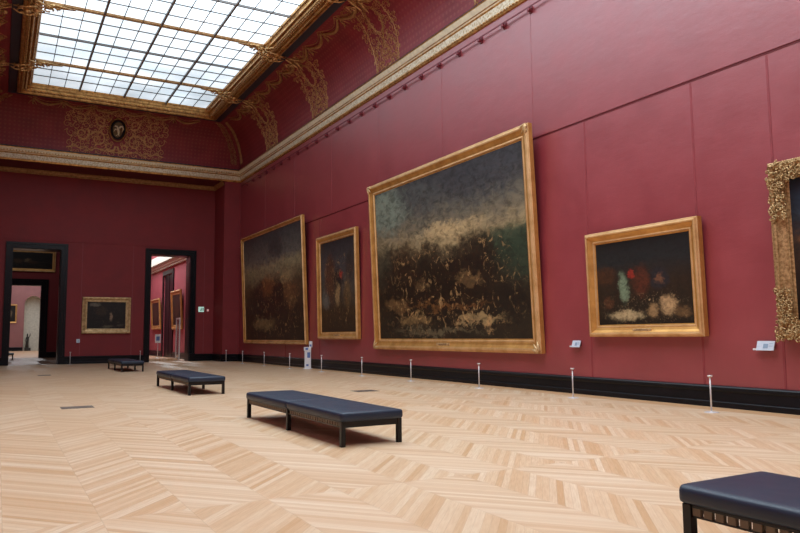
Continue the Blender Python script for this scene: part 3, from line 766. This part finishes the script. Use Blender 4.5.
c4 = canvas_mat(gain=1.3, name='dusky_figure_canvas', sky=[(0., S(26, 20, 13)), (.2, S(34, 26, 17)), (.5, S(44, 32, 22)), (.75, S(32, 34, 34)), (1., S(26, 26, 26))],
    blobs=[(.1, .6, .12, .1, S(70, 42, 24), .7), (.31, .43, .055, .17, S(122, 140, 112), .7), (.40, .60, .035, .06, S(150, 44, 32), .75), (.50, .50, .09, .17, S(82, 40, 26), .8), (.68, .52, .09, .12, S(34, 36, 42), .8), (.68, .52, .04, .06, S(128, 84, 56), .55),
     (.32, .12, .17, .06, S(178, 156, 116), .8), (.60, .17, .06, .09, S(160, 126, 86), .7), (.76, .22, .08, .10, S(190, 154, 110), .75), (.9, .14, .08, .06, S(110, 82, 52), .6), (.12, .27, .05, .07, S(86, 50, 30), .6)],
    seed=2.9, flecks=(S(190, 160, 118), .5, .08, .3), dist=.05, brush=22)
painting('framed_painting', cmat=c4, fw=.27, label='medium painting with pale green patch and red accent in a plain gilded frame', corners=False, **on_right(12.413, 9.277, 1.373, 3.782, .20, .262))
c5 = canvas_mat('edge_canvas', [(0., S(22, 16, 12)), (.3, S(40, 26, 18)), (.55, S(50, 38, 30)), (.75, S(40, 50, 62)), (1., S(24, 32, 44))],
    [(.15, .55, .1, .12, S(120, 78, 46), .7), (.3, .4, .2, .15, S(100, 54, 34), .7), (.1, .25, .1, .1, S(32, 22, 16), .8), (.25, .75, .2, .08, S(96, 104, 104), .5)],
    5.2, (S(170, 120, 74), .6, .2, .6), .07, 18)
# ornate frame at the right edge
orn = painting('framed_painting', cmat=c5, fw=.34, label='painting in a heavily carved ornate frame cut by the right edge of the view', fmat='gold_carved', corners=False, plate=False,
               **on_right(7.74, 3.1, 1.32, 4.50, .22, .27))
def carved_lump(wid, hei, dep, seed):
    rnd = random.Random(seed); bm = bmesh.new()
    for k in range(60):
        cx, cz = rnd.uniform(-.02, wid), rnd.uniform(-.02, hei)
        r = rnd.uniform(.02, .05); d = rnd.choice((1, -1)); a0 = rnd.uniform(0, 6)
        tube(bm, [(cx+r*(1-.8*q/9)*math.cos(a0+d*q*.75), -dep-.02-.02*math.sin(q*.4), cz+r*(1-.8*q/9)*math.sin(a0+d*q*.75)) for q in range(10)], [.012*(1.1-.05*q) for q in range(10)], 4)
    for k in range(20): blob(bm, (rnd.uniform(0, wid), -dep-.02, rnd.uniform(0, hei)), (rnd.uniform(.015, .035), .02, rnd.uniform(.015, .035)))
    return bm
w5, h5 = 4.60, 3.14
for nm, (x, z, wd, hh, sd) in {'a': (-w5/2+.0, -.02, .38, .40, 1), 'b': (-w5/2+.0, h5-.38, .40, .40, 2), 'c': (-w5/2+.03, .4, .26, .5, 3), 'd': (-w5/2+.03, h5-1.0, .26, .6, 4),
       'e': (-w5/2+.4, h5-.29, .6, .28, 5), 'f': (-w5/2+.4, .0, .6, .28, 6), 'g': (w5/2-.4, h5-.4, .4, .42, 7), 'h': (w5/2-.4, 0, .4, .42, 8)}.items():
    c = link('carved_ornament', carved_lump(wd, hh, .17, sd), M['gold_carved'], orn); c.location = (x, 0, z)
# far wall painting
c6 = canvas_mat('small_dark_canvas', [(0., S(24, 18, 14)), (.4, S(28, 20, 15)), (.7, S(34, 26, 22)), (1., S(30, 24, 22))],
    [(.2, .88, .14, .06, S(150, 138, 120), .6), (.35, .65, .14, .18, S(64, 48, 30), .7), (.62, .45, .035, .16, S(170, 140, 112), .8), (.55, .1, .14, .05, S(120, 108, 86), .6), (.85, .14, .1, .05, S(90, 82, 70), .5)],
    9.4, (S(130, 110, 82), .4, .05, .9), .06, 26)
painting('framed_painting', (5.305, YF-.02, 1.66), 0, 2.56, 2.04, .27, .14, 0, c6, 'small dark painting in a pale gilded frame between the two far doorways', fmat='gold_pale', corners=True, plate=False)
# paintings in rooms beyond
c7 = canvas_mat('distant_canvas', [(0., S(28, 22, 18)), (1., S(24, 20, 22))], [(.3, .45, .1, .15, S(90, 64, 40), .7), (.5, .5, .08, .12, S(140, 116, 84), .6), (.6, .4, .1, .1, S(80, 50, 30), .6)], 3.3)
painting('framed_painting', (1.70, YB-.02, 6.25), 0, 3.65, 1.62, .22, .12, 3, c7, 'wide painting hung above the inner black doorway seen through the left doorway', corners=False, plate=False)
c8 = canvas_mat('distant_dark_canvas', [(0., S(22, 18, 16)), (1., S(30, 26, 24))], [(.55, .5, .15, .2, S(130, 112, 88), .7)], 6.3)
painting('framed_painting', (1.1, YC3-.02, 3.1), 0, 1.35, 2.1, .16, .1, 0, c8, 'small dark painting beside the pale arch in the most distant room', corners=False, plate=False)
c9 = canvas_mat('vestibule_canvas', [(0., S(34, 26, 18)), (1., S(56, 48, 40))], [(.5, .5, .2, .3, S(80, 60, 40), .7)], 8.1)
painting('framed_painting', (XW-.02, 56.0, 2.0), -PI/2, 3.3, 2.3, .3, .12, 3, c9, 'gilded painting left of the dark side door beyond the right doorway', corners=False, plate=False)
painting('framed_painting', (XW-.02, 48.75, 1.95), -PI/2, 3.0, 2.6, .3, .12, 3, c9, 'gilded painting right of the dark side door beyond the right doorway', corners=False, plate=False)
painting('framed_painting', (5.98, 54.5, 2.2), -PI/2, 2.0, 2.4, .25, .12, 2, c7, 'gilded painting on the side wall glimpsed beyond the left doorway', corners=False, plate=False)

# ------------------------------------------------------------------ benches
def cushion_bm(x0, x1, y0, y1, z0, z1, r=.035, crown=.012):
    bm = bmesh.new(); nx, ny = 10, 18
    box(bm, (x0, y0, z0), (x1, y1, z1))
    bmesh.ops.bevel(bm, geom=list(bm.edges), offset=r, segments=4, profile=.5, affect='EDGES')
    return bm
BW, BL = .94, 4.10
def make_bench():
    r = empty('gallery_bench', (0, 0, 0))
    for s, yc in ((0, -BL/4), (1, BL/4)):
        bm = bmesh.new()
        # crowned pad: superellipse footprint rings
        def ring(ins, z):
            out = []; hx, hy = BW/2-ins, BL/4-.002-ins*.6; cr = max(.02, .06-ins)
            for cx, cy, a0 in ((hx-cr, hy-cr, 0), (-hx+cr, hy-cr, PI/2), (-hx+cr, -hy+cr, PI), (hx-cr, -hy+cr, 1.5*PI)):
                for k in range(5): an = a0+k*PI/8; out.append(bm.verts.new((cx+cr*math.cos(an), yc+cy+cr*math.sin(an), z)))
            return out
        rs = [ring(.03, .328), ring(.006, .340), ring(0, .360), ring(.0, .405), ring(.006, .425), ring(.022, .440), ring(.06, .449), ring(.14, .454), ring(.28, .457)]
        for a, b in zip(rs, rs[1:]):
            for k in range(len(a)): f = bm.faces.new((a[k], a[(k+1) % len(a)], b[(k+1) % len(b)], b[k])); f.smooth = True
        bm.faces.new(rs[0][::-1]); bm.faces.new(rs[-1])
        link('seat_cushion', bm, M['leather'], r)
    bm = bmesh.new(); hx, hy = BW/2-.05, BL/2-.07
    for s in (1, -1):
        box(bm, (s*hx-.02, -hy, .308), (s*hx+.02, hy, .329), bev=.003); box(bm, (s*hx-.012, -hy, .245), (s*hx+.012, hy, .261), bev=.003)
        box(bm, (-hx, s*hy-.02, .245), (hx, s*hy+.02, .329), bev=.004)
    box(bm, (-hx, -.02, .27), (hx, .02, .329))
    link('frame', bm, M['black_metal'], r)
    for x in (-hx, hx):
        for y in (-hy, 0, hy):
            bm = bmesh.new(); box(bm, (x-.032, y-.032, .0), (x+.032, y+.032, .329), bev=.004); link('leg', bm, M['black_metal'], r)
    bm = bmesh.new(); box(bm, (-.016, -.029, .26), (.016, .029, .312)); s0 = None
    for s in (1, -1):
        y = -hy+.07
        while y < hy-.05:
            if abs(y) > .06:
                if s0 is None: s0 = q = link('strap', bm, M['strap'], r)
                else: q = s0.copy(); COL.objects.link(q); q.parent = r
                q.location = (s*hx, y, 0)
            y += .085
    return r
bench = make_bench(); tag(bench, 'long navy leather bench seen whole in the middle of the parquet', 'bench', 'navy leather gallery benches')
bench.location = (4.385, 10.54, 0)
dup(bench, (4.60, 19.98, 0), None, 'navy leather bench behind the nearest full bench, second from the far wall')
dup(bench, (4.97, 33.6, 0), None, 'smallest looking navy bench, close to the far wall below its small painting')
dup(bench, (4.44, 1.27, 0), None, 'navy leather bench cut off by the bottom right corner of the view')
fb = dup(bench, (-1.05, 54.6, 0), (0, 0, PI/2), 'dark bench seen through the left doorway')
for ch in list(fb.children):
    if ch.name.startswith('strap'): bpy.data.objects.remove(ch)

# ------------------------------------------------------------------ stanchions
def make_post():
    r = empty('barrier_post', (0, 0, 0))
    bm = bmesh.new(); lathe(bm, [(.125, 0), (.125, .006), (.115, .012), (.03, .018), (.018, .03)], n=24); link('base', bm, M['steel'], r)
    bm = bmesh.new(); lathe(bm, [(.014, .02), (.014, .64)], n=12); link('pole', bm, M['steel'], r)
    bm = bmesh.new(); lathe(bm, [(.018, .635), (.042, .645), (.045, .652), (.045, .668), (.04, .672)], n=20); link('cap', bm, M['steel'], r)
    return r
post = make_post()
where = ['nearest the camera, left of the carved ornate frame', 'just left of the medium painting with the red accent', 'below the right part of the largest painting', 'below the left end of the largest painting',
         'between the tall narrow painting and the largest one', 'below the tall narrow painting', 'just left of the white stand', 'below the middle of the smoky brown painting',
         'below the left end of the smoky brown painting', 'in front of the far right pilaster']
ys = [8.60, 12.175, 15.773, 19.407, 22.871, 26.505, 30.08, 33.565, 37.069, 40.2]
for k, (y, wd) in enumerate(zip(ys, where)):
    lb = 'steel barrier post ' + wd
    if k == 0: post.location = (11.35, y, 0); tag(post, lb, 'barrier post', 'steel barrier posts before the paintings')
    else: dup(post, (11.35, y, 0), None, lb)
dup(post, (3.45, 42.3, 0), None, 'thin steel barrier post just right of the left doorway')
dup(post, (7.05, 42.3, 0), None, 'thin steel barrier post just left of the right doorway')

# ------------------------------------------------------------------ labels
def wall_label(loc, rz, w, h, label, tab=True):
    r = empty('wall_label', loc, (0, 0, rz)); tag(r, label, 'label', 'caption plates beside the paintings')
    bm = bmesh.new()
    for dy, m in ((0, 0),):
        vs = [bm.verts.new(p) for p in ((-w/2, -.10, -h/2), (w/2, -.10, -h/2), (w/2, -.04, h/2), (-w/2, -.04, h/2), (-w/2, -.085, -h/2-.006), (w/2, -.085, -h/2-.006), (w/2, -.025, h/2-.006), (-w/2, -.025, h/2-.006))]
        for f in ((0, 1, 2, 3), (7, 6, 5, 4), (0, 4, 5, 1), (1, 5, 6, 2), (2, 6, 7, 3), (3, 7, 4, 0)): bm.faces.new([vs[i] for i in f])
    link('plate', bm, M['label'], r)
    bm = bmesh.new()
    def P2(u, v, e=.002): f = (v+h/2)/h; return (u, -.10+.06*f-e, v)
    def quad(u0, u1, v0, v1): bm.faces.new([bm.verts.new(P2(*q)) for q in ((u0, v0), (u1, v0), (u1, v1), (u0, v1))])
    quad(-w*.12, w*.16, -h*.28, h*.2)
    for k in range(3): quad(w*.2, w*.42, h*(.2-k*.16), h*(.24-k*.16))
    link('printed_text', bm, M['ink'], r)
    bm = bmesh.new(); box(bm, (-w*.4, -.04, -h*.3), (w*.4, 0, h*.3)); link('bracket', bm, M['black_metal'], r)
    if tab:
        bm = bmesh.new(); box(bm, (-w/2-.07, -.09, -h/2-.0), (-w/2, -.07, -h/2+.035)); link('tab', bm, M['white'], r)
wall_label((XR, 12.97, 1.20), -PI/2, .27, .16, 'small pale caption plate on the wall left of the medium painting')
wall_label((XR, 8.07, 1.20), -PI/2, .34, .17, 'small pale caption plate on the wall left of the carved ornate frame')
wall_label((3.88, YF, 1.26), 0, .17, .2, 'small pale caption plate on the far wall below its small painting', False)

# exit sign and little lamp on the far wall
r = empty('exit_sign', (10.60, YF, 2.92)); r.scale = (.85, 1, .85); tag(r, 'small square glowing green exit sign right of the right doorway', 'sign')
bm = bmesh.new(); box(bm, (-.19, -.07, 0), (.19, 0, .36), bev=.01); link('lit_panel', bm, M['exit'], r)
bm = bmesh.new()
# running figure and arrow
box(bm, (-.03, -.076, .14), (.02, -.07, .24)); lathe(bm, [(.0, 0), (.0, .001)], (5, 5, 5), 3) if False else None
box(bm, (-.02, -.076, .25), (.015, -.07, .285)); box(bm, (-.085, -.076, .19), (-.03, -.07, .21)); box(bm, (.02, -.076, .20), (.07, -.07, .22))
box(bm, (-.07, -.076, .08), (-.015, -.07, .14)); box(bm, (.0, -.076, .07), (.03, -.07, .14)); box(bm, (.09, -.076, .07), (.15, -.07, .29))
link('pictogram', bm, M['green'], r)
r = empty('indicator_lamp', (11.0, YF, 3.02)); tag(r, 'tiny pink glowing wall lamp to the right of the exit sign', 'lamp')
bm = bmesh.new(); box(bm, (-.06, -.04, -.07), (.06, 0, .07), bev=.01); link('housing', bm, M['white'], r)
bm = bmesh.new(); box(bm, (-.04, -.055, -.045), (.04, -.04, .045), bev=.005); link('lens', bm, M['redlamp'], r)

# white information stand by the wall
r = empty('information_stand', (11.92, 29.35, 0), (0, 0, -.55)); tag(r, 'narrow white stand with blue print by the wall, left of the tall narrow painting', 'stand')
bm = bmesh.new(); box(bm, (-.14, -.05, 0), (.14, .05, .78), bev=.01); link('body_panel', bm, M['white'], r)
bm = bmesh.new(); box(bm, (-.17, -.07, .78), (.15, .04, .95), bev=.01); link('leaflet_tray', bm, M['white'], r)
bm = bmesh.new(); box(bm, (.06, -.06, .93), (.2, .0, 1.2), bev=.008); link('raised_card', bm, M['white'], r)
bm = bmesh.new(); bm.free()
for a, b in (((-.02, -.056, .48), (.11, -.05, .72)), ((-.1, -.075, .82), (.02, -.07, .92)), ((.09, -.066, .97), (.17, -.06, 1.06)), ((-.06, -.056, .12), (.04, -.05, .2))):
    bm = bmesh.new(); box(bm, a, b); link('blue_print', bm, M['blue'], r)
bm = bmesh.new(); box(bm, (-.2, -.12, 0), (.2, .12, .02), bev=.004); link('foot', bm, M['white'], r)

# sign stand beyond right doorway
r = empty('sign_stand', (8.65, 45.8, .15)); tag(r, 'white notice board with a dark blue square on a thin pole beyond the right doorway', 'sign')
bm = bmesh.new(); lathe(bm, [(.16, 0), (.16, .015), (.02, .03)], n=16); link('base', bm, M['steel'], r)
bm = bmesh.new(); lathe(bm, [(.018, .02), (.018, 1.0)], n=10); link('pole', bm, M['steel'], r)
bm = bmesh.new(); box(bm, (-.17, -.015, .92), (.17, .015, 1.45), bev=.006); link('notice_board', bm, M['white'], r)
bm = bmesh.new(); box(bm, (-.10, -.019, 1.06), (.10, -.015, 1.32)); link('printed_square', bm, M['blue'], r)

# open glass door leaf at the right of the second doorway
r = empty('glass_door_leaf', (9.60, 44.15, 0)); tag(r, 'slim open glass door leaf standing at the right side of the right doorway', 'door')
bm = bmesh.new(); box(bm, (-.03, 0, 0), (.03, .06, 2.6)); box(bm, (-.03, .9, 0), (.03, .96, 2.6)); box(bm, (-.03, .06, 0), (.03, .9, .1)); box(bm, (-.03, .06, 2.5), (.03, .9, 2.6)); link('leaf_frame', bm, M['steel'], r)
t = NT('door_glass'); t.set(col=(.8, .85, .85), rough=.05); t.b.inputs['Transmission Weight'].default_value = .9; M['dglass'] = t.m
bm = bmesh.new(); box(bm, (-.008, .06, .1), (.008, .9, 2.5)); link('glass_pane', bm, M['dglass'], r)

# statue in the niche
r = empty('niche_statue', (2.98, YC3+.55, 0)); r.scale = (.62, .62, .7); tag(r, 'dark statue on a low block inside the distant pale arch', 'statue')
bm = bmesh.new(); box(bm, (-.5, -.4, 0), (.5, .4, .5), bev=.03); link('pedestal', bm, M['stone'], r)
bm = bmesh.new()
tube(bm, [(-.1, 0, .5), (-.12, 0, 1.0), (-.05, 0, 1.6), (-.08, 0, 2.1), (-.1, 0, 2.35), (-.1, 0, 2.55), (-.1, 0, 2.75)], [.3, .26, .2, .25, .1, .14, .06], 10)
tube(bm, [(-.25, 0, 2.1), (-.45, -.1, 1.7), (-.3, -.25, 1.4)], [.09, .07, .05], 8); tube(bm, [(.08, 0, 2.1), (.3, -.1, 2.4), (.35, -.1, 2.8)], [.09, .07, .05], 8)
link('figure', bm, M['stone'], r)

# floor hatches
def hatch(x, y, w, d, label):
    r = empty('floor_grille', (x, y, 0)); tag(r, label, 'floor grille', 'metal grilles set in the parquet')
    bm = bmesh.new(); box(bm, (-w/2, -d/2, 0), (w/2, d/2, .004)); link('grille_plate', bm, M['hatch'], r)
    bm = bmesh.new(); n = 9
    for k in range(n): box(bm, (-w/2+.03+k*(w-.06)/n, -d/2+.03, .004), (-w/2+.03+(k+.5)*(w-.06)/n, d/2-.03, .008))
    link('grille_bars', bm, M['hatch'], r)
hatch(1.50, 16.35, .62, .5, 'dark metal grille in the parquet at the left, in front of the second bench')
hatch(8.40, 16.75, .62, .5, 'metal grille in the parquet behind the long middle bench')
hatch(1.63, 30.9, .45, .6, 'small dark grille in the parquet near the left doorway')

# ------------------------------------------------------------------ world, camera
w = bpy.data.worlds.new('World'); sc.world = w; w.use_nodes = True
w.node_tree.nodes['Background'].inputs[0].default_value = (.6, .7, .85, 1); w.node_tree.nodes['Background'].inputs[1].default_value = .3
cam = bpy.data.cameras.new('Camera'); co = bpy.data.objects.new('Camera', cam); COL.objects.link(co)
cam.sensor_width = 36; cam.lens = 708.6/800*36; cam.clip_end = 300
yw, pt, rl_ = [math.radians(a) for a in (29.513, 5.51, -.46)]
f = Vector((math.sin(yw)*math.cos(pt), math.cos(yw)*math.cos(pt), math.sin(pt)))
r0 = Vector((math.cos(yw), -math.sin(yw), 0)); u0 = r0.cross(f)
ri = r0*math.cos(rl_) + u0*math.sin(rl_); up = -r0*math.sin(rl_) + u0*math.cos(rl_)
co.matrix_world = Matrix(((ri.x, up.x, -f.x, 0), (ri.y, up.y, -f.y, 0), (ri.z, up.z, -f.z, 1.45), (0, 0, 0, 1)))
sc.camera = co
sc.view_settings.view_transform = 'Standard'; sc.view_settings.look = 'None'; sc.view_settings.gamma = 1; sc.view_settings.exposure = 0.0
sc.view_settings.use_curve_mapping = False
sc.cycles.max_bounces = 10; sc.cycles.diffuse_bounces = 5; sc.cycles.glossy_bounces = 4
